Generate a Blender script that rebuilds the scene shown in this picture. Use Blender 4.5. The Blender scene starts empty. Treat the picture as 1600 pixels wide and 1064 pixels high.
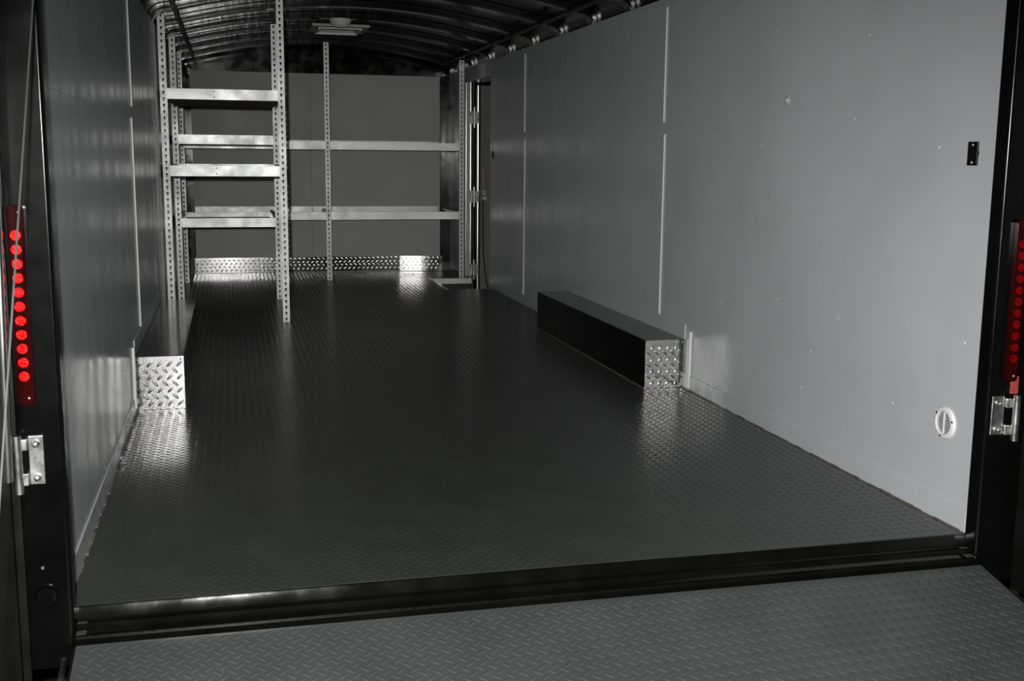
import bpy, bmesh, math, random
import numpy as np
from mathutils import Vector, Matrix
random.seed(7)
S = bpy.context.scene
COL = S.collection

# ---------------------------------------------------------------- camera, world, lights, exposure
FPX = 1752.55
CAM = Vector((0.41215, -2.71847, 1.07293)); YAW, PITCH, ROLL = 0.2449, -0.1638, 0.0096
cd = bpy.data.cameras.new('camera'); cam = bpy.data.objects.new('camera', cd); COL.objects.link(cam)
cd.sensor_fit = 'HORIZONTAL'; cd.sensor_width = 36.0; cd.lens = FPX * 36.0 / 1600.0
cd.clip_start = 0.02; cd.clip_end = 100
fw = Vector((math.sin(YAW) * math.cos(PITCH), math.cos(YAW) * math.cos(PITCH), math.sin(PITCH)))
r0 = Vector((math.cos(YAW), -math.sin(YAW), 0)); u0 = r0.cross(fw)
rt = r0 * math.cos(ROLL) + u0 * math.sin(ROLL); up = -r0 * math.sin(ROLL) + u0 * math.cos(ROLL)
cam.matrix_world = Matrix(((rt.x, up.x, -fw.x, CAM.x), (rt.y, up.y, -fw.y, CAM.y), (rt.z, up.z, -fw.z, CAM.z), (0, 0, 0, 1)))
S.camera = cam

S.view_settings.view_transform = 'Standard'; S.view_settings.look = 'None'
S.view_settings.gamma = 1.0; S.view_settings.use_curve_mapping = False
S.view_settings.exposure = 0.0

wd = bpy.data.worlds.new('night'); S.world = wd; wd.use_nodes = True
wd.node_tree.nodes['Background'].inputs[0].default_value = (0.8, 0.9, 1.0, 1)
wd.node_tree.nodes['Background'].inputs[1].default_value = 0.0015

def spot(name, loc, target, power, angle, blend, radius, color=(1, 1, 1)):
    l = bpy.data.lights.new(name, 'SPOT'); l.energy = power; l.spot_size = math.radians(angle)
    l.spot_blend = blend; l.shadow_soft_size = radius; l.color = color
    o = bpy.data.objects.new(name, l); COL.objects.link(o); o.location = loc
    o.rotation_euler = (Vector(target) - Vector(loc)).to_track_quat('-Z', 'Y').to_euler()
    return o
# the camera's own flash, just above and left of the lens
spot('camera_flash', (0.33, -2.68, 1.17), (1.38, 0.60, -0.30), 790, 90, 0.97, 0.03, (1.0, 0.995, 0.98))

# ---------------------------------------------------------------- dimensions (metres)
W = 2.46; Z_WALL = 1.82; Y_BACK = 8.0; Y_PANEL = 7.637
DOOR0, DOOR1, DOOR_TOP = 6.26, 7.28, 1.70
WELL_X, WELL0, WELL1 = 2.09, 6.12, 6.92
WW_Y0, WW_Y1, WW_D, WW_H = 2.12, 4.03, 0.198, 0.228
RAMP_SLOPE = math.atan(0.21)

# ---------------------------------------------------------------- materials
def mat(name):
    m = bpy.data.materials.new(name); m.use_nodes = True
    return m, m.node_tree.nodes, m.node_tree.links, m.node_tree.nodes['Principled BSDF']

class G:
    """tiny helper for maths node graphs"""
    def __init__(s, n, l): s.n, s.l = n, l
    def op(s, o, a, b=0.0, c=None):
        k = s.n.new('ShaderNodeMath'); k.operation = o
        for i, v in enumerate((a, b, c)):
            if v is None: continue
            if isinstance(v, (int, float)): k.inputs[i].default_value = v
            else: s.l.new(v, k.inputs[i])
        return k.outputs[0]

def noise_tex(n, l, scale, detail=3, vec=None, stretch=None):
    t = n.new('ShaderNodeTexNoise'); t.inputs['Scale'].default_value = scale; t.inputs['Detail'].default_value = detail
    tc = n.new('ShaderNodeTexCoord'); mp = n.new('ShaderNodeMapping')
    l.new(tc.outputs['Object'], mp.inputs[0])
    if stretch: mp.inputs['Scale'].default_value = stretch
    l.new(mp.outputs[0], t.inputs['Vector'])
    return t.outputs['Fac']

def ramp_between(n, l, fac, a, b, lo=0.3, hi=0.7):
    r = n.new('ShaderNodeMapRange'); l.new(fac, r.inputs[0])
    r.inputs[1].default_value = lo; r.inputs[2].default_value = hi
    r.inputs[3].default_value = a; r.inputs[4].default_value = b
    return r.outputs[0]

def mix_col(n, l, fac, a, b):
    m = n.new('ShaderNodeMix'); m.data_type = 'RGBA'
    l.new(fac, m.inputs[0]); m.inputs[6].default_value = (*a, 1); m.inputs[7].default_value = (*b, 1)
    return m.outputs[2]

def plain(name, col, rough=0.5, metal=0.0, var=0.12, nscale=9, bump=0.0, bscale=40, spec=0.5, stretch=None, coat=0.0, rvar=0.08):
    m, n, l, b = mat(name)
    f = noise_tex(n, l, nscale, 4, stretch=stretch)
    hi = tuple(min(1, c * (1 + var)) for c in col); lo = tuple(c * (1 - var) for c in col)
    l.new(mix_col(n, l, ramp_between(n, l, f, 0, 1), lo, hi), b.inputs['Base Color'])
    l.new(ramp_between(n, l, f, max(0.02, rough - rvar), min(1, rough + rvar)), b.inputs['Roughness'])
    b.inputs['Metallic'].default_value = metal
    b.inputs['Specular IOR Level'].default_value = spec
    b.inputs['Coat Weight'].default_value = coat; b.inputs['Coat Roughness'].default_value = 0.08
    if bump:
        bm_ = n.new('ShaderNodeBump'); bm_.inputs['Strength'].default_value = 1.0; bm_.inputs['Distance'].default_value = bump
        l.new(noise_tex(n, l, bscale, 3, stretch=stretch), bm_.inputs['Height']); l.new(bm_.outputs[0], b.inputs['Normal'])
    return m

def wall_paint(name, col, rough):
    m, n, l, b = mat(name); g = G(n, l)
    f = noise_tex(n, l, 2.2, 5)
    base = mix_col(n, l, ramp_between(n, l, f, 0, 1), tuple(c * 0.93 for c in col), tuple(c * 1.05 for c in col))
    v = n.new('ShaderNodeTexVoronoi'); v.voronoi_dimensions = '2D'; v.inputs['Scale'].default_value = 2.1
    tc = n.new('ShaderNodeTexCoord'); sx = n.new('ShaderNodeSeparateXYZ'); cx = n.new('ShaderNodeCombineXYZ'); l.new(tc.outputs['Object'], sx.inputs[0])
    l.new(sx.outputs[1], cx.inputs[0]); l.new(sx.outputs[2], cx.inputs[1]); l.new(cx.outputs[0], v.inputs['Vector'])
    sp = ramp_between(n, l, v.outputs['Distance'], 1.0, 0.0, 0.006, 0.012)          # sparse paint flecks
    mx = n.new('ShaderNodeMix'); mx.data_type = 'RGBA'; l.new(sp, mx.inputs[0]); l.new(base, mx.inputs[6]); mx.inputs[7].default_value = (0.8, 0.8, 0.78, 1)
    l.new(mx.outputs[2], b.inputs['Base Color'])
    l.new(ramp_between(n, l, noise_tex(n, l, 6, 4, stretch=(1, 1, 0.3)), rough - 0.06, rough + 0.08), b.inputs['Roughness'])
    b.inputs['Specular IOR Level'].default_value = 0.4
    bp = n.new('ShaderNodeBump'); bp.inputs['Distance'].default_value = 0.0005
    l.new(noise_tex(n, l, 14, 4, stretch=(1, 1, 0.35)), bp.inputs['Height']); l.new(bp.outputs[0], b.inputs['Normal'])
    return m

M = {}
M['wall'] = wall_paint('white_wall_paint', (0.445, 0.465, 0.474), 0.27)
M['trim'] = plain('white_trim', (0.62, 0.62, 0.60), 0.35, var=0.06)
M['panel'] = plain('grey_panel', (0.375, 0.385, 0.365), 0.55, var=0.04, nscale=3)
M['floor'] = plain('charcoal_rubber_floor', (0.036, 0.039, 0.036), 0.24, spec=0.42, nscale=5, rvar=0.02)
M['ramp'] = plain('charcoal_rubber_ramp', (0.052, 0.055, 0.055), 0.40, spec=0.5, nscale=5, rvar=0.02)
M['alu_y'] = plain('aluminium_tread_plate', (0.46, 0.46, 0.45), 0.13, 1.0, 0.05, rvar=0.02)
M['kick'] = plain('bright_tread_kick_plate', (0.74, 0.74, 0.72), 0.12, 1.0, 0.05, rvar=0.02)
M['alu'] = plain('bare_aluminium', (0.74, 0.74, 0.72), 0.24, 1.0, 0.04, nscale=5, rvar=0.04)
M['steel'] = plain('zinc_steel', (0.62, 0.62, 0.60), 0.33, 1.0, 0.1, nscale=30)
M['galv'] = plain('galvanised_beam', (0.56, 0.57, 0.56), 0.42, 0.5, 0.07, nscale=9)
M['post'] = plain('grey_post_paint', (0.56, 0.57, 0.56), 0.42, 0.25, 0.06)
M['deck'] = plain('shelf_board', (0.16, 0.13, 0.10), 0.7, var=0.2, nscale=30)
M['black'] = plain('gloss_black_paint', (0.0022, 0.0022, 0.0022), 0.20, spec=0.28, var=0.2, bump=0.0003, bscale=18, rvar=0.03)
M['sill'] = plain('glossy_black_sill', (0.003, 0.003, 0.0027), 0.11, spec=0.4, var=0.3, bump=0.0005, bscale=14, rvar=0.04)
M['endwall'] = plain('black_end_wall', (0.0018, 0.0018, 0.0017), 0.14, spec=0.3, var=0.2)
M['blackm'] = plain('satin_black_paint', (0.0035, 0.0035, 0.003), 0.38, spec=0.3, var=0.2)
M['bow'] = plain('black_roof_bow', (0.001, 0.001, 0.001), 0.17, spec=0.6, var=0.2, bump=0.0008, bscale=12, stretch=(3, 0.6, 0.6), rvar=0.03)
M['skin'] = plain('black_roof_liner', (0.002, 0.002, 0.0018), 0.18, spec=0.25, var=0.2, bump=0.0006, bscale=1.2, rvar=0.03)
M['well'] = plain('black_wheel_well_paint', (0.0025, 0.0025, 0.0025), 0.13, spec=0.5, var=0.2, rvar=0.03)
M['leaf'] = plain('olive_black_door_skin', (0.016, 0.017, 0.014), 0.5, var=0.2, spec=0.3)
M['sidedoor'] = plain('grey_green_door_skin', (0.13, 0.13, 0.11), 0.5, var=0.08)
M['rubber'] = plain('black_rubber', (0.01, 0.01, 0.01), 0.6)
M['dust'] = plain('dusty_black', (0.05, 0.046, 0.036), 0.7, var=0.4, nscale=20)
M['white'] = plain('white_plastic', (0.66, 0.66, 0.65), 0.35, var=0.03)
M['hole'] = plain('dark_void', (0.01, 0.01, 0.01), 0.8)
M['red'] = plain('dark_red_housing', (0.022, 0.0010, 0.0010), 0.16, spec=0.2, var=0.1, rvar=0.03)
M['led'] = plain('bright_red_lens', (0.80, 0.010, 0.010), 0.42, 0.95, 0.15, nscale=120, bump=0.0015, bscale=160)
M['cable'] = plain('grey_wire_rope', (0.10, 0.105, 0.10), 0.5, var=0.1)
M['latchbox'] = plain('faded_box', (0.22, 0.15, 0.14), 0.5)
M['reflector'] = plain('red_reflector', (0.30, 0.05, 0.045), 0.35, var=0.2, nscale=60)
M['ground'] = plain('dark_asphalt', (0.03, 0.03, 0.03), 0.9, var=0.3, nscale=40)
M['caulk'] = plain('dirty_caulk', (0.12, 0.095, 0.075), 0.7, var=0.35, nscale=30)

# ---------------------------------------------------------------- mesh helpers
def obj(name, bm, m, parent=None, loc=(0, 0, 0), smooth=False, bevel=0.0, solid=0.0):
    bmesh.ops.recalc_face_normals(bm, faces=bm.faces[:])
    me = bpy.data.meshes.new(name); bm.to_mesh(me); bm.free()
    o = bpy.data.objects.new(name, me); COL.objects.link(o); o.location = loc
    me.materials.append(m)
    if parent: o.parent = parent
    if smooth:
        for p in me.polygons: p.use_smooth = True
        md = o.modifiers.new('split', 'EDGE_SPLIT'); md.split_angle = math.radians(40)
    if solid:
        md = o.modifiers.new('solid', 'SOLIDIFY'); md.thickness = solid; md.offset = 0
    if bevel:
        md = o.modifiers.new('bevel', 'BEVEL'); md.width = bevel; md.segments = 3; md.limit_method = 'ANGLE'
        for p in me.polygons: p.use_smooth = True
        md.harden_normals = True
    return o
def box(bm, a, b):
    v = [bm.verts.new((x, y, z)) for x in (a[0], b[0]) for y in (a[1], b[1]) for z in (a[2], b[2])]
    for f in ((0, 1, 3, 2), (4, 6, 7, 5), (0, 4, 5, 1), (2, 3, 7, 6), (0, 2, 6, 4), (1, 5, 7, 3)):
        bm.faces.new([v[i] for i in f])
def B(*pairs):
    bm = bmesh.new()
    for a, b in pairs: box(bm, a, b)
    return bm
def prism(bm, pts, axis, t0, t1):
    """extrude a 2D outline: axis 0 -> pts are (y,z), 1 -> (x,z), 2 -> (x,y)"""
    def p3(p, t): return {0: (t, p[0], p[1]), 1: (p[0], t, p[1]), 2: (p[0], p[1], t)}[axis]
    A = [bm.verts.new(p3(p, t0)) for p in pts]; C = [bm.verts.new(p3(p, t1)) for p in pts]
    bm.faces.new(A); bm.faces.new(C[::-1]); n = len(pts)
    for i in range(n): bm.faces.new((A[i], A[(i + 1) % n], C[(i + 1) % n], C[i]))
def tube(bm, pts, r, seg=8):
    pts = [Vector(p) for p in pts]; rings = []
    for i, p in enumerate(pts):
        d = (pts[min(i + 1, len(pts) - 1)] - pts[max(i - 1, 0)]).normalized()
        a = d.cross(Vector((0.31, 0.2, 0.93))); 
        if a.length < 0.05: a = d.cross(Vector((1, 0, 0)))
        a.normalize(); c = d.cross(a)
        rings.append([bm.verts.new(p + a * (r * math.cos(t)) + c * (r * math.sin(t))) for t in [2 * math.pi * k / seg for k in range(seg)]])
    for A, C in zip(rings, rings[1:]):
        for k in range(seg): bm.faces.new((A[k], A[(k + 1) % seg], C[(k + 1) % seg], C[k]))
    bm.faces.new(rings[0][::-1]); bm.faces.new(rings[-1])
def lathe(bm, prof, centre, axis, seg=24):
    """profile (radius, distance along axis) spun about axis through centre"""
    ax = Vector(axis).normalized(); a = ax.orthogonal().normalized(); c = ax.cross(a); o = Vector(centre); rings = []
    for r, h in prof:
        if r < 1e-6: rings.append([bm.verts.new(o + ax * h)])
        else: rings.append([bm.verts.new(o + ax * h + a * (r * math.cos(t)) + c * (r * math.sin(t))) for t in [2 * math.pi * k / seg for k in range(seg)]])
    for A, C in zip(rings, rings[1:]):
        for k in range(seg):
            k2 = (k + 1) % seg
            if len(A) == 1 and len(C) == 1: continue
            if len(A) == 1: bm.faces.new((A[0], C[k2], C[k]))
            elif len(C) == 1: bm.faces.new((A[k], A[k2], C[0]))
            else: bm.faces.new((A[k], A[k2], C[k2], C[k]))
def lugs(o, a, b_, length, width, h, u0, u1, v0, v1, place, normal, skip=None, sub=3):
    """join raised diamond tread lugs to mesh object o: slanted both ways on an a x b_ lattice; place(u, v) -> xyz arrays"""
    T = np.linspace(-1, 1, sub + 2)[1:-1]; Sx = np.linspace(-1, 1, sub); pr = [(-1.0, 0.0)]
    for t in T:
        for q in Sx: pr.append((t, q))
    pr.append((1.0, 0.0)); pr = np.array(pr); nv = len(pr)
    wid = np.sqrt(np.clip(1 - pr[:, 0] ** 2, 0, 1)); hgt = h * (1 - pr[:, 1] ** 2) * (1 - pr[:, 0] ** 4)
    F = []
    for k in range(sub - 1): F.append((0, 1 + k + 1, 1 + k)); F.append((nv - 1, nv - 1 - sub + k, nv - sub + k))
    for r in range(sub - 1):
        for k in range(sub - 1): p = 1 + r * sub + k; F.append((p, p + 1, p + 1 + sub, p + sub))
    V = []; c = math.sqrt(0.5)
    for off, sg in ((0.0, -1.0), (0.5, 1.0)):
        cu = (np.arange(int(u0 / a) - 1, int(u1 / a) + 2) + off) * a; cv = (np.arange(int(v0 / b_) - 1, int(v1 / b_) + 2) + off) * b_
        U, Vv = [g.ravel() for g in np.meshgrid(cu, cv)]; m = length * 0.36
        keep = (U > u0 + m) & (U < u1 - m) & (Vv > v0 + m) & (Vv < v1 - m)
        if skip is not None: keep &= ~skip(U, Vv)
        U, Vv = U[keep], Vv[keep]
        lu = pr[:, 0] * length / 2; lw = pr[:, 1] * wid * width / 2
        du = (lu + lw * sg * -1) * c; dv = (lu * sg + lw) * c
        P = np.stack(place((U[:, None] + du[None]).ravel(), (Vv[:, None] + dv[None]).ravel()), 1)
        V.append(P + np.tile(hgt, len(U))[:, None] * np.array(normal)[None])
    V = np.concatenate(V); n = len(V) // nv; me = o.data
    bv = np.zeros(len(me.vertices) * 3); me.vertices.foreach_get('co', bv); bv = bv.reshape(-1, 3); nb = len(bv)
    faces = [tuple(p.vertices) for p in me.polygons]; nf = len(faces)
    L = np.concatenate([np.array(f) for f in F]); sz = np.array([len(f) for f in F])
    loops = (L[None] + (np.arange(n) * nv)[:, None] + nb).ravel(); sizes = np.tile(sz, n)
    allL = np.concatenate([np.concatenate([np.array(f) for f in faces]), loops]); allS = np.concatenate([np.array([len(f) for f in faces]), sizes])
    m2 = bpy.data.meshes.new(me.name); AV = np.concatenate([bv, V])
    m2.vertices.add(len(AV)); m2.vertices.foreach_set('co', AV.astype(np.float32).ravel())
    m2.loops.add(len(allL)); m2.loops.foreach_set('vertex_index', allL.astype(np.int32))
    m2.polygons.add(len(allS)); m2.polygons.foreach_set('loop_start', np.concatenate([[0], np.cumsum(allS)[:-1]]).astype(np.int32))
    m2.update(calc_edges=True); m2.validate()
    sm = np.ones(len(allS), dtype=bool); sm[:nf] = False; m2.polygons.foreach_set('use_smooth', sm)
    m2.materials.append(me.materials[0]); o.data = m2
    return o
def screw(parent, loc, axis, r=0.006, h=0.003, m=None, name='screw'):
    bm = bmesh.new(); lathe(bm, [(0, 0), (r, 0), (r * 0.92, h * 0.5), (r * 0.5, h), (0, h * 1.05)], (0, 0, 0), axis, 12)
    return obj(name, bm, m or M['steel'], parent, loc, smooth=True)
def empty(name, loc, label, cat, group=None):
    o = bpy.data.objects.new(name, None); COL.objects.link(o); o.location = loc; o.empty_display_size = 0.05
    o['label'] = label; o['category'] = cat
    if group: o['group'] = group
    return o
def tag(o, label, cat, group=None):
    o['label'] = label; o['category'] = cat
    if group: o['group'] = group
    return o
def struct(o, label=None, cat=None):
    o['kind'] = 'structure'
    if label: o['label'] = label; o['category'] = cat
    return o
def part(name, bm, m, parent, **k):
    """mesh given in world coordinates, parented to a thing whose empty sits at some base point"""
    o = obj(name, bm, m, None, **k); o.parent = parent
    o.matrix_parent_inverse = Matrix.Translation(-Vector(parent.location)) if parent.parent is None else Matrix.Identity(4)
    return o

# ---------------------------------------------------------------- setting: floor, walls, ceiling
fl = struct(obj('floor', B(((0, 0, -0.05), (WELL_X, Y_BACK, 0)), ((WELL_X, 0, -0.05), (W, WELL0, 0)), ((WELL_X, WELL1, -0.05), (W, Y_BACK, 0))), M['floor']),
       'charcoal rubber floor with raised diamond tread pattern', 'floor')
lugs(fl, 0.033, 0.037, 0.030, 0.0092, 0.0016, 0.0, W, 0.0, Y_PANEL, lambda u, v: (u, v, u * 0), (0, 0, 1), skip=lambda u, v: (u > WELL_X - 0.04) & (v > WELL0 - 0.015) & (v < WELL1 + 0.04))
struct(obj('wall_left', B(((-0.04, 0, 0), (0, Y_BACK, Z_WALL))), M['wall']), 'glossy white painted wall on the left side', 'wall')
bm = B(((W, 0, -0.05), (W + 0.04, DOOR0, Z_WALL)), ((W, DOOR1, -0.05), (W + 0.04, Y_BACK, Z_WALL)), ((W, DOOR0, DOOR_TOP), (W + 0.04, DOOR1, Z_WALL)))
struct(obj('wall_right', bm, M['wall']), 'white painted wall on the right side with side door opening', 'wall')
bw = struct(obj('wall_back', B(((-0.04, Y_BACK, -0.05), (W + 0.04, Y_BACK + 0.04, 2.2)), ((0.10, Y_PANEL + 0.012, 0), (2.295, Y_BACK, 1.765))), M['endwall']), 'black front end wall behind the grey panel', 'wall')
obj('wall_panel', B(((0.097, Y_PANEL, 0.0), (1.12, Y_PANEL + 0.011, 1.772)), ((1.122, Y_PANEL, 0.0), (2.296, Y_PANEL + 0.011, 1.772))), M['panel'], bw)['label'] = 'grey painted panel facing the black end wall'

def zb(x): return 2.03 - 0.115 * (x - 1.23) ** 2
def roof_line(off, n=40):
    """arched roof with rounded coves down to the wall tops"""
    pts = []
    for k in range(7):
        t = k / 6 * math.pi / 2
        pts.append((-off * 0.6 + 0.09 * (1 - math.cos(t)) * 1.0, Z_WALL - 0.0 + (zb(0.09) + off - Z_WALL) * math.sin(t)))
    for k in range(1, n): 
        x = 0.09 + (W - 0.18) * k / n; pts.append((x, zb(x) + off))
    L = pts[:7]
    for x, z in reversed(L): pts.append((W - x, z))
    return pts
def arch_shell(bm, inner, outer, y0, y1):
    pts = inner + outer[::-1]
    A = [[bm.verts.new((x, y, z)) for x, z in pts] for y in (y0, y1)]
    n = len(pts); h = n // 2
    for i in range(n): bm.faces.new((A[0][i], A[0][(i + 1) % n], A[1][(i + 1) % n], A[1][i]))
    for s in (0, 1):
        for i in range(h - 1): bm.faces.new((A[s][i], A[s][i + 1], A[s][n - 2 - i], A[s][n - 1 - i]))
bm = bmesh.new(); arch_shell(bm, roof_line(0.045), roof_line(0.07), 0.0, Y_BACK)
ceil = struct(obj('ceiling', bm, M['skin'], smooth=True), 'arched black roof lining with curved side coves', 'ceiling')
for y in (0.36, 1.03, 1.70, 2.37, 3.04, 3.68, 4.34, 5.02, 5.69, 6.37, 7.04, 7.70):
    bm = bmesh.new()
    arch_shell(bm, roof_line(0.0), roof_line(0.022), y - 0.045, y + 0.045)            # crown of the hat section
    arch_shell(bm, roof_line(0.006), roof_line(0.045), y - 0.060, y - 0.0455)           # two webs
    arch_shell(bm, roof_line(0.006), roof_line(0.045), y + 0.0455, y + 0.060)
    obj('roof_bow', bm, M['bow'], ceil, bevel=0.004)
for x in (0.13, W - 0.13):
    z = zb(x) - 0.012
    obj('wiring_channel', B(((x - 0.014, 0.02, z - 0.001), (x + 0.014, 7.6, z + 0.012))), M['blackm'], ceil)

# edge bands, seam strips, base strips (all fixed to the walls)
def trim(n, bm, m=None, bevel=0.0): return struct(obj('trim_%d' % n, bm, m or M['trim'], bevel=bevel))
def vstrip(side, y, z0, z1, w=0.013, d=0.007):
    x0, x1 = (0, d) if side < 0 else (W - d, W)
    return B(((x0, y - w / 2, z0), (x1, y + w / 2, z1)))
trim(1, vstrip(1, 2.458, 0.302, 1.180), bevel=0.002); trim(2, vstrip(1, 2.475, 1.236, 1.776), bevel=0.002)
trim(3, vstrip(1, 5.145, 0.072, 1.180), bevel=0.002); trim(4, vstrip(1, 5.160, 1.236, 1.779), bevel=0.002)
trim(5, vstrip(-1, 2.49, 0.302, 1.218), bevel=0.002); trim(6, vstrip(-1, 2.53, 1.266, 1.776), bevel=0.002)
trim(7, vstrip(1, 2.06, 0.010, 0.275, 0.035, 0.012), bevel=0.003); trim(8, vstrip(-1, 2.03, 0.03, 0.285, 0.03, 0.012), bevel=0.003)
trim(9, B(((W - 0.003, 0.0, 1.183), (W, DOOR0, 1.234))), M['wall']); trim(10, B(((0, 0.0, 1.220), (0.002, 7.6, 1.264))), M['wall'])
trim(11, B(((W - 0.0025, 0.0, 1.778), (W, 7.9, Z_WALL))), M['wall'])
def base_band(x0, x1):
    return B(((x0, 0.0, 0.0), (x1, WW_Y0 - 0.001, 0.068)), ((x0, WW_Y0, WW_H + 0.001), (x1, WW_Y1, 0.298)), ((x0, WW_Y1 + 0.001, 0.0), (x1, DOOR0 - 0.02, 0.068)))
struct(obj('baseboard_right', base_band(W - 0.006, W), M['wall'], bevel=0.0015)); struct(obj('baseboard_left', base_band(0, 0.005), M['wall'], bevel=0.0015))
# ragged caulk line where the wall meets the floor
def caulk(x, s, y0, y1):
    bm = bmesh.new(); y = y0
    while y < y1:
        w = random.uniform(0.03, 0.09); t = random.uniform(0.003, 0.008)
        box(bm, (x, y, 0), (x + s * t, y + w, random.uniform(0.002, 0.005))); y += w + random.choice((0, 0.002, 0.06))
    return bm
trim(12, caulk(W - 0.0061, -1, 0.02, WW_Y0 - 0.02), M['caulk']); trim(13, caulk(0.0051, 1, 0.02, WW_Y0 - 0.02), M['caulk'])
# small dimple on the right wall
bm = bmesh.new(); lathe(bm, [(0.022, 0), (0.017, 0.002), (0.008, 0.0035), (0.006, 0.008), (0, 0.009)], (W, 1.224, 1.286), (-1, 0, 0), 16)
struct(obj('trim_14', bm, M['wall'], smooth=True))

# rear opening: posts, header, sill
def post_outline(x0, x1): return [(x0, 0.015), (x0, -0.06), (x1, -0.06), (x1, 0.015)]
bm = bmesh.new(); prism(bm, [(-0.13, -0.002), (-0.13, -0.06), (0.025, -0.06), (0.025, -0.002)], 2, -0.13, 2.1)
struct(obj('trim_15', bm, M['black'], bevel=0.010), 'gloss black left post of the rear opening', 'door frame')
bm = bmesh.new(); prism(bm, [(2.585, -0.002), (2.585, -0.06), (2.45, -0.06), (2.45, -0.002)], 2, -0.13, 2.1)
struct(obj('trim_16', bm, M['black'], bevel=0.010), 'gloss black right post of the rear opening', 'door frame')
struct(obj('trim_17', B(((0.026, -0.06, 1.83), (2.449, -0.002, 2.1))), M['black'], bevel=0.008), 'black header above the rear opening', 'door frame')
bm = bmesh.new()
prism(bm, [(-0.001, -0.001), (-0.005, -0.002), (-0.007, -0.006), (-0.0165, -0.0285), (-0.019, -0.0315), (-0.023, -0.0325), (-0.034, -0.033), (-0.037, -0.036), (-0.040, -0.0445), (-0.044, -0.047), (-0.075, -0.0478), (-0.075, -0.0505),
           (-0.050, -0.13), (-0.001, -0.13)], 0, 0.026, 2.449)
struct(obj('trim_18', bm, M['sill'], smooth=True), 'gloss black stepped sill across the rear opening', 'sill')
for k, (xa, xb) in enumerate(((0.028, 0.05), (2.42, 2.447))):
    bm = bmesh.new(); n = 6
    box(bm, (xa, -0.033, -0.0335), (xb, -0.012, -0.0325)); box(bm, (xa, -0.066, -0.048), (xb, -0.042, -0.0468))
    struct(obj('trim_%d' % (19 + k), bm, M['dust']))

# ground outside
struct(obj('ground', B(((-6, -8, -0.72), (9, 12, -0.62))), M['ground']), 'dark ground outside the trailer', 'ground')

# ---------------------------------------------------------------- wheel well covers
def wheel_well(side, label):
    def X(d): return d if side < 0 else W - d
    t = empty('wheel_well_cover', (X(WW_D / 2), (WW_Y0 + WW_Y1) / 2, 0), label, 'wheel well cover')
    a, b = sorted((X(0.006), X(WW_D - 0.004)))
    part('top_panel', B(((a, WW_Y0 + 0.003 + (0.001 if side < 0 else 0.002), WW_H - 0.004), (b, WW_Y1, WW_H))), M['well'], t, bevel=0.0015)
    a, b = sorted((X(WW_D - 0.004), X(WW_D)))
    part('side_panel', B(((a, WW_Y0 + 0.003, 0.0), (b, WW_Y1, WW_H))), M['well'], t, bevel=0.0015)
    a, b = sorted((X(0.006), X(WW_D)))
    lean = -0.008 if side < 0 else 0.002; bm = bmesh.new(); prism(bm, [(WW_Y0, 0.001), (WW_Y0 + 0.003, 0.001), (WW_Y0 + 0.003 + lean, WW_H), (WW_Y0 + lean, WW_H)], 0, a, b)
    front = e = part('end_plate', bm, M['alu_y'], t)
    lugs(e, 0.040, 0.056, 0.036, 0.0110, 0.0022, a, b, 0.001, WW_H, lambda u, v: (u, WW_Y0 + lean * v / WW_H, v), (0, -1, 0), sub=5); e['label'] = 'aluminium diamond plate end facing the rear opening'
    part('end_plate', B(((a, WW_Y1, 0.001), (b, WW_Y1 + 0.003, WW_H - 0.002))), M['alu_y'], t)
    for dx in (0.014, WW_D - 0.012):
        for z in (WW_H - 0.012,):
            s = part('screw', screw_bm((X(dx), WW_Y0 + (-0.0075 if side < 0 else 0.0018), z)), M['steel'], front, smooth=True)
    a, b = sorted((X(WW_D), X(WW_D + 0.006)))
    part('caulk_bead', B(((a, WW_Y0, 0), (b, WW_Y1, 0.004))), M['caulk'], t)
    return t
def screw_bm(loc, axis=(0, -1, 0), r=0.005, h=0.003):
    bm = bmesh.new(); lathe(bm, [(0, 0), (r, 0), (r * 0.9, h * 0.5), (r * 0.5, h), (0, h * 1.05)], loc, axis, 12); return bm
wheel_well(-1, 'black wheel well box along the left wall with diamond plate end')
wheel_well(1, 'black wheel well box along the right wall with diamond plate end')

# ---------------------------------------------------------------- kick plate
bm = bmesh.new(); prism(bm, [(Y_PANEL - 0.004, 0.004), (Y_PANEL - 0.001, 0.004), (Y_PANEL - 0.011, 0.141), (Y_PANEL - 0.014, 0.141)], 0, 0.084, 1.925)
t = tag(obj('kick_plate', bm, M['kick']), 'long aluminium diamond plate kick strip at the foot of the far panel', 'kick plate')
lugs(t, 0.042, 0.060, 0.038, 0.0120, 0.0024, 0.084, 1.925, 0.004, 0.141, lambda u, v: (u, Y_PANEL - 0.004 - 0.010 * (v - 0.004) / 0.137, v), (0, -1, 0))
bm = bmesh.new(); pts = []; x, y = 1.915, Y_PANEL - 0.020                     # right hand sheet, stand-off and bow shaped to throw the flash back
for k in range(20):
    a = math.radians(9.5 - 6.0 * max(0, (k - 8) / 11) ** 1.0); pts.append((x, y)); x += 0.0195 * math.cos(a); y -= 0.0195 * math.sin(a)
pts.append((x, y)); prism(bm, pts + [(p, q + 0.003) for p, q in reversed(pts)], 2, 0.004, 0.141)
PX, PY = [p[0] for p in pts], [p[1] for p in pts]
o = obj('glint_sheet', bm, M['kick'], t)
lugs(o, 0.042, 0.060, 0.038, 0.0120, 0.0024, PX[0], PX[-1], 0.004, 0.141, lambda u, v: (u, np.interp(u, PX, PY), v), (0, -1, 0))
o['label'] = 'right hand sheet, bow added so it throws the flash back'

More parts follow.
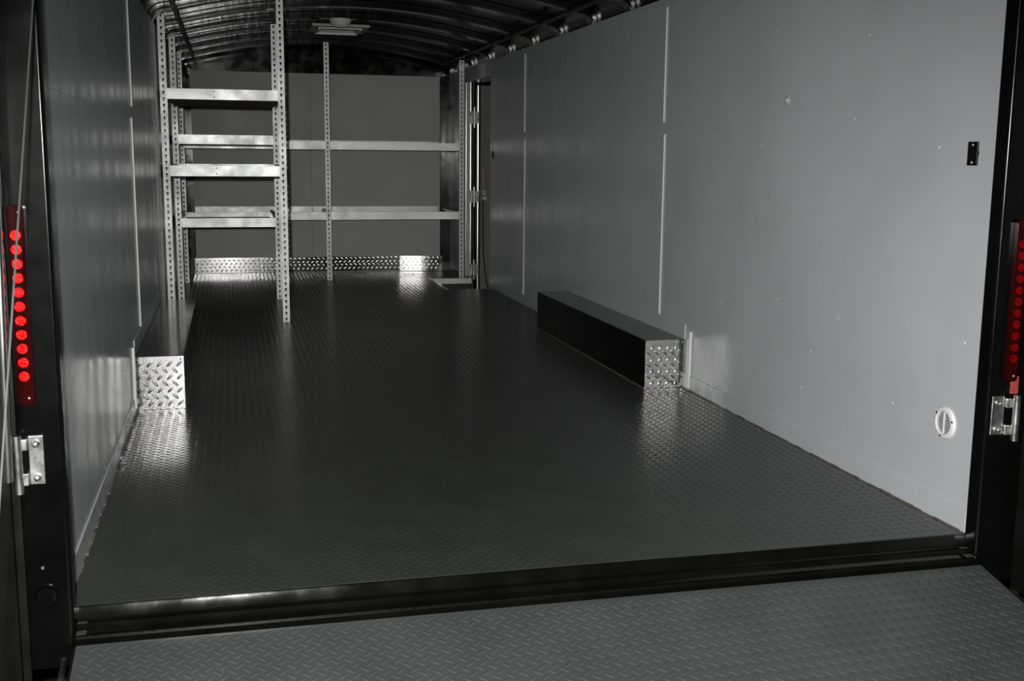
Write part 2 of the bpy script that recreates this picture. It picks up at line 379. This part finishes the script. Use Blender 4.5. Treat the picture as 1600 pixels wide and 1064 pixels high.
# ---------------------------------------------------------------- shelving
PITCH_H = 0.0381; PW = 0.042
def hole_r(a):
    dx, dy = math.cos(a), math.sin(a)
    cy, R = 0.0025, 0.0072
    b = dy * cy; disc = b * b - (cy * cy - R * R)
    r = b + math.sqrt(max(disc, 0)) if disc > 0 else 0.002
    if dy < -0.5:
        r = max(r, min(0.0028 / max(abs(dx), 1e-6), 0.0135 / abs(dy)))
    return r
def flange(bm, n, place):
    """a strip of n cells with a keyhole in each; place(u, v) -> xyz"""
    hw, hp = PW / 2, PITCH_H / 2
    ca = math.atan2(hp, hw)
    ang = sorted([k * math.pi / 8 for k in range(16)] + [ca, math.pi - ca, math.pi + ca, 2 * math.pi - ca, 1.5 * math.pi - 0.2, 1.5 * math.pi + 0.2])
    inn = [(hole_r(a) * math.cos(a), hole_r(a) * math.sin(a)) for a in ang]
    out = []
    for a in ang:
        c, s = math.cos(a), math.sin(a)
        k = min(hw / abs(c) if abs(c) > 1e-9 else 9, hp / abs(s) if abs(s) > 1e-9 else 9); out.append((k * c, k * s))
    for j in range(n):
        v0 = (j + 0.5) * PITCH_H
        I = [bm.verts.new(place(u, v + v0)) for u, v in inn]; O = [bm.verts.new(place(u, v + v0)) for u, v in out]
        for k in range(len(ang)):
            k2 = (k + 1) % len(ang); bm.faces.new((O[k], O[k2], I[k2], I[k]))
def angle_post(parent, x, y, z_top, corner):
    """slotted angle: front flange faces the camera side, side flange runs back from the outer edge"""
    n = int(round((z_top) / PITCH_H)); bm = bmesh.new()
    x0 = x + PW / 2
    flange(bm, n, lambda u, v: (x + u, y, v))
    flange(bm, n, lambda u, v: (x + corner * PW / 2, y + PW / 2 + u, v))
    return part('post', bm, M['post'], parent, solid=0.002)
def beam_x(parent, x0, x1, y, z0, z1, back=1, name='beam'):
    """channel beam along x; outer face at y, lips turned towards back"""
    bm = bmesh.new(); t = 0.0025; d = 0.028 * back
    prism(bm, [(y, z0), (y, z1), (y + d, z1), (y + d, z1 - 0.014), (y + d - t * back, z1 - 0.014), (y + d - t * back, z1 - t), (y + t * back, z1 - t), (y + t * back, z0 + t), (y + d * 0.6, z0 + t), (y + d * 0.6, z0)], 0, x0, x1)
    o = part(name, bm, M['galv'], parent)
    return o
def beam_y(parent, y0, y1, x, z0, z1, back=1, name='side_beam'):
    bm = bmesh.new(); t = 0.0025; d = 0.028 * back
    prism(bm, [(x, z0), (x, z1), (x + d, z1), (x + d, z1 - 0.014), (x + d - t * back, z1 - 0.014), (x + d - t * back, z1 - t), (x + t * back, z1 - t), (x + t * back, z0 + t), (x + d * 0.6, z0 + t), (x + d * 0.6, z0)], 1, y0, y1)
    return part(name, bm, M['galv'], parent)
def rivets(parent, x, y, zs):
    for z in zs: part('rivet', screw_bm((x, y, z), (0, -1, 0), 0.004, 0.002), M['blackm'], parent, smooth=True)

t = empty('shelving_unit', (0.39, 5.15, 0), 'slotted grey metal shelving frame with four tall posts nearest along the left wall', 'shelving')
for x, c in ((0.033, -1), (0.735, 1)):
    angle_post(t, x, 4.56, 1.94 if c < 0 else 2.02, c)
    angle_post(t, x + 0.008, 5.74, 1.90 if c < 0 else 1.985, c)
for z0, z1 in ((1.392, 1.455), (0.926, 0.990)):
    bb = beam_x(t, 0.050, 0.727, 4.562, z0, z1); rivets(bb, 0.33, 4.562, (z0 + 0.014, z1 - 0.014))
    beam_x(t, 0.062, 0.735, 5.738, z0, z1, -1)
    beam_y(t, 4.604, 5.735, 0.752, z0, z1, -1); beam_y(t, 4.604, 5.735, 0.016, z0, z1, 1)
    part('shelf_board', B(((0.048, 4.592, z0 - 0.002), (0.72, 5.732, z0 + 0.008))), M['deck'], t)
u = empty('shelving_unit', (0.39, 6.36, 0), 'grey metal shelf bay between the near posts and the far shelving on the left', 'shelving')
for z0, z1 in ((1.130, 1.196), (0.535, 0.600)):
    beam_x(u, 0.060, 0.724, 5.7435, z0, z1)
    beam_y(u, 5.785, 6.93, 0.752, z0, z1, -1); beam_y(u, 5.785, 6.93, 0.020, z0, z1, 1)
    part('shelf_board', B(((0.052, 5.773, z0 - 0.002), (0.72, 6.945, z0 + 0.008))), M['deck'], u)
v = empty('shelving_unit', (1.2, 7.25, 0), 'wide two level grey metal shelving across the far end panel', 'shelving')
angle_post(v, 0.035, 6.95, 1.875, -1); angle_post(v, 1.213, 6.95, 1.975, 1); angle_post(v, 2.362, 6.95, 1.86, 1)
for z0, z1 in ((1.105, 1.169), (0.515, 0.581)):
    b1 = beam_x(v, 0.050, 1.194, 6.952, z0, z1); b2 = beam_x(v, 1.236, 2.343, 6.956, z0, z1)
    rivets(b2, 1.775, 6.956, (z0 + 0.014, z1 - 0.014)); rivets(b1, 0.62, 6.952, (z0 + 0.014, z1 - 0.014))
    beam_x(v, 0.101, 1.12, 7.631, z0 + 0.018, z1 + 0.018, -1); beam_x(v, 1.126, 2.276, 7.631, z0 + 0.018, z1 + 0.018, -1)
    for x in (0.06, 1.205, 2.34): beam_y(v, 6.995, 7.60, x, z0, z1, 1 if x < 2 else -1)
    for xa, xb in ((0.09, 1.2), (1.24, 2.31)): part('shelf_board', B(((xa, 6.984, z0 - 0.002), (xb, 7.60, z0 + 0.008))), M['deck'], v)

# ---------------------------------------------------------------- side door, its frame and step well
bm = B(((WELL_X - 0.05, WELL0, -0.24), (W + 0.15, DOOR1 + 0.02, -0.22)), ((WELL_X - 0.01, WELL0, -0.22), (WELL_X, WELL1, -0.05)), ((WELL_X, WELL1, -0.22), (W, WELL1 + 0.01, -0.05)), ((WELL_X, WELL0 - 0.01, -0.22), (W, WELL0, -0.05)))
sw = tag(obj('step_well', bm, M['rubber']), 'black sunken step well in the floor by the side door', 'step')
obj('edge_trim', B(((WELL_X, WELL1 - 0.006, -0.046), (W - 0.012, WELL1 - 0.001, 0.004)), ((WELL_X, WELL1 - 0.006, 0.0008), (W - 0.012, WELL1 + 0.022, 0.004))), M['galv'], sw)['label'] = 'bright aluminium nosing'
obj('edge_trim', B(((WELL_X - 0.022, WELL0, 0.0008), (WELL_X + 0.001, WELL1 + 0.022, 0.004))), M['alu'], sw)['label'] = 'bright aluminium nosing'

fr = struct(obj('door_frame', B(((W + 0.001, DOOR1 + 0.001, -0.215), (W + 0.016, DOOR1 + 0.02, DOOR_TOP)), ((W + 0.041, DOOR0 - 0.02, -0.05), (W + 0.10, DOOR0, DOOR_TOP)), ((W + 0.041, DOOR0 - 0.02, DOOR_TOP), (W + 0.14, DOOR1 + 0.02, DOOR_TOP + 0.03))), M['alu']), 'bright aluminium frame of the side door opening', 'door frame')
obj('jamb', B(((W + 0.016, DOOR1 + 0.006, -0.215), (W + 0.034, DOOR1 + 0.02, DOOR_TOP))), M['galv'], fr)
def half_round(x0, x1, y, d, z0, z1):
    bm = bmesh.new(); c, r = (x0 + x1) / 2, (x1 - x0) / 2
    prism(bm, [(c + r * math.cos(a), y - d * math.sin(a)) for a in [math.pi * k / 12 for k in range(13)]] + [(x0, y + 0.01), (x1, y + 0.01)], 2, z0, z1); return bm
obj('jamb', half_round(W + 0.040, W + 0.066, DOOR1 + 0.004, 0.010, -0.215, DOOR_TOP), M['alu'], fr, smooth=True)
obj('jamb', half_round(W + 0.001, W + 0.018, DOOR1 - 0.004, 0.008, -0.215, DOOR_TOP), M['alu'], fr, smooth=True)
obj('weather_strip', B(((W + 0.072, DOOR1 + 0.004, -0.215), (W + 0.086, DOOR1 + 0.02, DOOR_TOP))), M['rubber'], fr)
d3 = struct(obj('door_3', B(((W + 0.135, DOOR1 - 0.035, -0.20), (W + 1.10, DOOR1 + 0.01, 1.68))), M['sidedoor']), 'grey green side door leaf swung open outside the opening', 'door')
obj('edge_trim', half_round(W + 0.098, W + 0.132, DOOR1 - 0.03, 0.012, -0.20, 1.68), M['alu'], d3, smooth=True)['label'] = 'bright aluminium edge channel'
for z in (1.40, 0.70, 0.04):
    h = obj('hinge', B(((W + 0.042, DOOR1 - 0.012, z - 0.055), (W + 0.07, DOOR1 - 0.005, z + 0.055))), M['steel'], d3)
    bm = bmesh.new(); tube(bm, [(W + 0.082, DOOR1 - 0.016, z - 0.09), (W + 0.082, DOOR1 - 0.016, z + 0.09)], 0.008, 10); obj('hinge_pin', bm, M['steel'], h, smooth=True)
    obj('hinge_leaf', B(((W + 0.088, DOOR1 - 0.047, z - 0.05), (W + 0.118, DOOR1 - 0.041, z + 0.05))), M['steel'], h)
lt = obj('latch', B(((W + 0.140, DOOR1 - 0.065, 0.80), (W + 0.170, DOOR1 - 0.036, 0.93))), M['latchbox'], d3); lt['label'] = 'faded pinkish box beside the door edge'
obj('handle', B(((W + 0.145, DOOR1 - 0.075, 0.675), (W + 0.185, DOOR1 - 0.036, 0.70)), ((W + 0.145, DOOR1 - 0.075, 0.715), (W + 0.175, DOOR1 - 0.036, 0.76))), M['steel'], d3)
bm = bmesh.new(); tube(bm, [(W + 0.155, DOOR1 - 0.05, 0.66), (W + 0.156, DOOR1 - 0.055, 0.35), (W + 0.162, DOOR1 - 0.06, 0.15), (W + 0.185, DOOR1 - 0.07, -0.05), (W + 0.21, DOOR1 - 0.075, -0.17)], 0.006)
tag(obj('cable', bm, M['rubber'], smooth=True), 'thin black cable hanging down inside the side doorway', 'cable')
# little oval switch on the wall beside the door
bm = bmesh.new(); lathe(bm, [(0, 0.009), (0.012, 0.008), (0.016, 0.004), (0.016, 0)], (0, 0, 0), (-1, 0, 0), 16)
o = tag(obj('wall_switch', bm, M['rubber'], None, (W, 6.16, 1.075), smooth=True), 'tiny black oval switch on the right wall beside the side door', 'switch'); o.scale = (1, 1.2, 1.9)

# ---------------------------------------------------------------- roof vent and dome light
t = empty('roof_vent', (1.23, 6.03, 2.0), 'square roof vent with grey frame in the black arched ceiling', 'vent')
z = 1.985
part('frame', B(((1.02, 5.78, z), (1.44, 5.86, z + 0.02)), ((1.02, 6.20, z), (1.44, 6.28, z + 0.02)), ((1.02, 5.86, z), (1.09, 6.20, z + 0.02)), ((1.37, 5.86, z), (1.44, 6.20, z + 0.02))), M['panel'], t, bevel=0.004)
part('inner_lip', B(((1.07, 6.185, z - 0.018), (1.39, 6.205, z)), ((1.07, 5.855, z - 0.010), (1.39, 5.865, z)), ((1.07, 5.865, z - 0.014), (1.085, 6.185, z)), ((1.375, 5.865, z - 0.014), (1.39, 6.185, z))), M['white'], t, bevel=0.002)
part('screen', B(((1.09, 5.86, z + 0.03), (1.37, 6.20, z + 0.034))), M['hole'], t)
t = empty('dome_light', (1.215, 5.69, 2.03), 'small white bowl shaped dome light below the ceiling in front of the roof vent', 'ceiling light')
bm = bmesh.new(); lathe(bm, [(0, 0.0), (0.082, 0.0), (0.082, 0.012), (0, 0.012)], (1.215, 5.69, 2.028), (0, 0, -1), 28); part('base', bm, M['white'], t, smooth=True)
bm = bmesh.new(); lathe(bm, [(0.078, 0.012), (0.070, 0.030), (0.060, 0.048), (0.042, 0.058), (0.02, 0.062), (0, 0.063)], (1.215, 5.69, 2.028), (0, 0, -1), 28); part('lens', bm, M['white'], t, smooth=True)

# ---------------------------------------------------------------- fittings on the right wall
vy, vz = 0.132, 0.298
t = empty('wall_vent', (W, vy, vz), 'round white louvred vent low on the right wall', 'vent')
bm = bmesh.new(); lathe(bm, [(0.049, 0), (0.049, 0.004), (0.046, 0.008), (0.037, 0.010), (0.0345, 0.008), (0.0345, 0.001)], (W, vy, vz), (-1, 0, 0), 40); rim = part('rim', bm, M['white'], t, smooth=True)
bm = bmesh.new(); lathe(bm, [(0.0345, 0.0008), (0, 0.0008)], (W, vy, vz), (-1, 0, 0), 40); part('opening', bm, M['hole'], t)
bm = bmesh.new()
for k in range(-5, 6):
    zz = vz + k * 0.0059; hw = math.sqrt(max(0.0001, 0.034 ** 2 - (k * 0.0059) ** 2))
    prism(bm, [(W - 0.0075, zz - 0.0010), (W - 0.0075, zz + 0.0010), (W - 0.004, zz + 0.0010), (W - 0.004, zz - 0.0010)], 1, vy - hw, vy + hw)
box(bm, (W - 0.0085, vy - 0.0012, vz - 0.033), (W - 0.003, vy + 0.0012, vz + 0.033))
part('louvre', bm, M['white'], t)
for a in (35, 165, 285):
    a = math.radians(a); part('screw', screw_bm((W - 0.0085, vy + 0.0425 * math.cos(a), vz + 0.0425 * math.sin(a)), (-1, 0, 0), 0.004, 0.002), M['blackm'], rim, smooth=True)
t = empty('bracket_plate', (W, 0.095, 1.09), 'small black metal plate with two screws high on the right wall', 'bracket')
pl = part('plate', B(((W - 0.006, 0.073, 1.056), (W, 0.117, 1.123))), M['blackm'], t, bevel=0.0015)
part('catch', B(((W - 0.012, 0.069, 1.085), (W - 0.002, 0.073, 1.096))), M['blackm'], t)
for zz in (1.065, 1.114): part('screw', screw_bm((W - 0.006, 0.096, zz), (-1, 0, 0), 0.0055, 0.003), M['steel'], pl, smooth=True)

# ---------------------------------------------------------------- tail lights
def tail_light(x0, x1, z0, z1, label):
    t = empty('tail_light', ((x0 + x1) / 2, -0.06, z0), label, 'tail light')
    bm = bmesh.new(); r = (x1 - x0) * 0.28
    pts = []
    for cx, cz, a0 in ((x1 - r, z1 - r, 0), (x0 + r, z1 - r, 90), (x0 + r, z0 + r, 180), (x1 - r, z0 + r, 270)):
        for k in range(6): a = math.radians(a0 + 18 * k); pts.append((cx + r * math.cos(a), cz + r * math.sin(a)))
    prism(bm, pts, 1, -0.076, -0.0605); hs = part('housing', bm, M['red'], t, bevel=0.001)
    part('lens_window', B(((x0 + 0.004, -0.0785, z0 + 0.045), (x1 - 0.006, -0.0762, z1 - 0.045))), M['red'], t, bevel=0.001)
    n = 11; xc = (x0 + x1) / 2 - 0.001
    for k in range(n):
        zz = z0 + 0.066 + (z1 - z0 - 0.132) * k / (n - 1)
        bm = bmesh.new(); R = 0.0115; lathe(bm, [(R, 0), (R * 0.98, 0.0012), (0, 0.0013)], (xc, -0.0786, zz), (0, -1, 0), 14)
        part('red_diode_lens', bm, M['led'], t, smooth=True)
    for zz in (z0 + 0.016, z1 - 0.016): part('screw', screw_bm(((x0 + x1) / 2 + 0.006, -0.076, zz), (0, -1, 0), 0.004, 0.003), M['steel'], hs, smooth=True)
tail_light(-0.064, -0.028, 0.510, 0.956, 'vertical red tail light strip of round diodes on the left rear post')
tail_light(2.492, 2.528, 0.462, 0.912, 'vertical red tail light strip in shadow on the right rear post')

# ---------------------------------------------------------------- rear barn doors with hinges
def leaf_door(n, side, hx, open_deg, label):
    L, T = 1.18, 0.035; a = math.radians(open_deg - 90)
    d = Vector((side * math.sin(a), -math.cos(a), 0)); nrm = Vector((side * math.cos(a), side * 0 + math.sin(a), 0))
    bm = bmesh.new(); base = Vector((hx, -0.092, 0))
    q = [base, base + d * L, base + d * L + nrm * T, base + nrm * T]
    prism(bm, [(p.x, p.y) for p in q], 2, -0.14, 2.02)
    return struct(obj('door_%d' % n, bm, M['leaf'] if side < 0 else M['blackm'], bevel=0.003), label, 'door'), d, nrm
dl, dd, dn = leaf_door(1, -1, -0.088, 98, 'dark left rear door leaf swung open outwards')
dr, rd, rn = leaf_door(2, 1, 2.548, 98, 'black right rear door leaf swung open outwards')
bm = bmesh.new(); tube(bm, [(-0.087, -0.112, 0.345), (-0.070, -0.112, 1.2), (-0.055, -0.112, 2.0)], 0.010, 12)
o = obj('lock_rod', bm, M['alu'], dl, smooth=True); o['label'] = 'bright aluminium rod along the door edge'
bm = bmesh.new(); box(bm, (-0.087, -0.0915, -0.139), (-0.068, -0.082, 2.0)); obj('edge_trim', bm, M['blackm'], dl, bevel=0.002)
def hinge(door, xa, xb, xp, z0, z1, n=0):
    """mounting plate on the post, knuckle arms and pin barrel"""
    t = obj('hinge', B(((min(xa, xb), -0.0665, z0), (max(xa, xb), -0.0608, z1))), M['steel'], door, bevel=0.004)
    s = 1 if xp > xb else -1
    e = xb if abs(xp - xb) < abs(xp - xa) else xa
    for za, zb_ in ((z0, z0 + 0.030), (z1 - 0.034, z1 - 0.006)):
        a, b = sorted((e, xp)); obj('knuckle_arm', B(((a, -0.076, za), (b, -0.064, zb_))), M['steel'], t, bevel=0.003)
    bm = bmesh.new(); tube(bm, [(xp, -0.084, z0 - 0.014), (xp, -0.084, z1 + 0.004)], 0.0105, 16); obj('pin_barrel', bm, M['steel'], t, smooth=True)
    xm = (xa + xb) / 2
    for zz in (z0 + 0.017, z1 - 0.020):
        bm = bmesh.new(); lathe(bm, [(0.0085, 0), (0.0085, 0.003), (0.006, 0.006), (0.0055, 0.011), (0.003, 0.013), (0, 0.0132)], (xm, -0.0665, zz), (0, -1, 0), 16)
        obj('bolt', bm, M['steel'], t, smooth=True)
hinge(dl, -0.017, -0.051, -0.071, 0.322, 0.438)
hinge(dr, 2.462, 2.503, 2.528, 0.308, 0.420)
bm = bmesh.new(); tube(bm, [(2.566, -0.16, 0.31), (2.566, -0.16, 0.42)], 0.0085, 12); obj('pin_barrel', bm, M['steel'], dr, smooth=True)
tag(obj('reflector', B(((2.517, -0.0695, 0.425), (2.541, -0.0612, 0.475))), M['reflector'], bevel=0.002), 'faded red reflector tab just above the right rear hinge', 'reflector')
# black rubber bumper with a bright bolt low on the left post
t = empty('door_bumper', (-0.025, -0.06, 0.06), 'round black bumper low on the left rear post', 'bumper')
bm = bmesh.new(); lathe(bm, [(0.026, 0), (0.026, 0.010), (0.022, 0.017), (0, 0.020)], (-0.030, -0.0605, 0.055), (0, -1, 0), 28); part('pad', bm, M['black'], t, smooth=True)
part('bolt', screw_bm((-0.036, -0.061, 0.122), (0, -1, 0), 0.005, 0.004), M['steel'], t, smooth=True)

# ---------------------------------------------------------------- loading ramp and its cable
t = empty('loading_ramp', (1.24, -0.085, -0.066), 'charcoal diamond tread ramp sloping down from the rear sill', 'ramp')
t.rotation_euler = (RAMP_SLOPE, 0, 0)
L = 2.45
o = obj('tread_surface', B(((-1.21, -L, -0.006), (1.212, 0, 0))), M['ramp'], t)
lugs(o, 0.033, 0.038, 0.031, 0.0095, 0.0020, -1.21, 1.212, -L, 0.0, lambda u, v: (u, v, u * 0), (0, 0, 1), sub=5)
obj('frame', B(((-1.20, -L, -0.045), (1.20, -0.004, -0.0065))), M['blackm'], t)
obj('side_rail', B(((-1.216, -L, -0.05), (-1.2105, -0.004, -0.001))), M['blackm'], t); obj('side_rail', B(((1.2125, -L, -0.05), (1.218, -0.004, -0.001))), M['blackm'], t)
bm = bmesh.new(); tube(bm, [(-1.235, -0.16, -0.03), (-1.235, -0.02, -0.02)], 0.007, 10)
obj('hinge_pin', bm, M['steel'], t, smooth=True)
bm = bmesh.new(); tube(bm, [(0.034, 0.236, 1.80), (0.032, -0.18, 1.376), (0.031, -0.594, 0.805), (0.03, -1.36, -0.252)], 0.0021, 8)
tag(obj('ramp_cable', bm, M['cable'], smooth=True), 'thin steel ramp cable slanting past the left rear post and red tail light', 'cable')
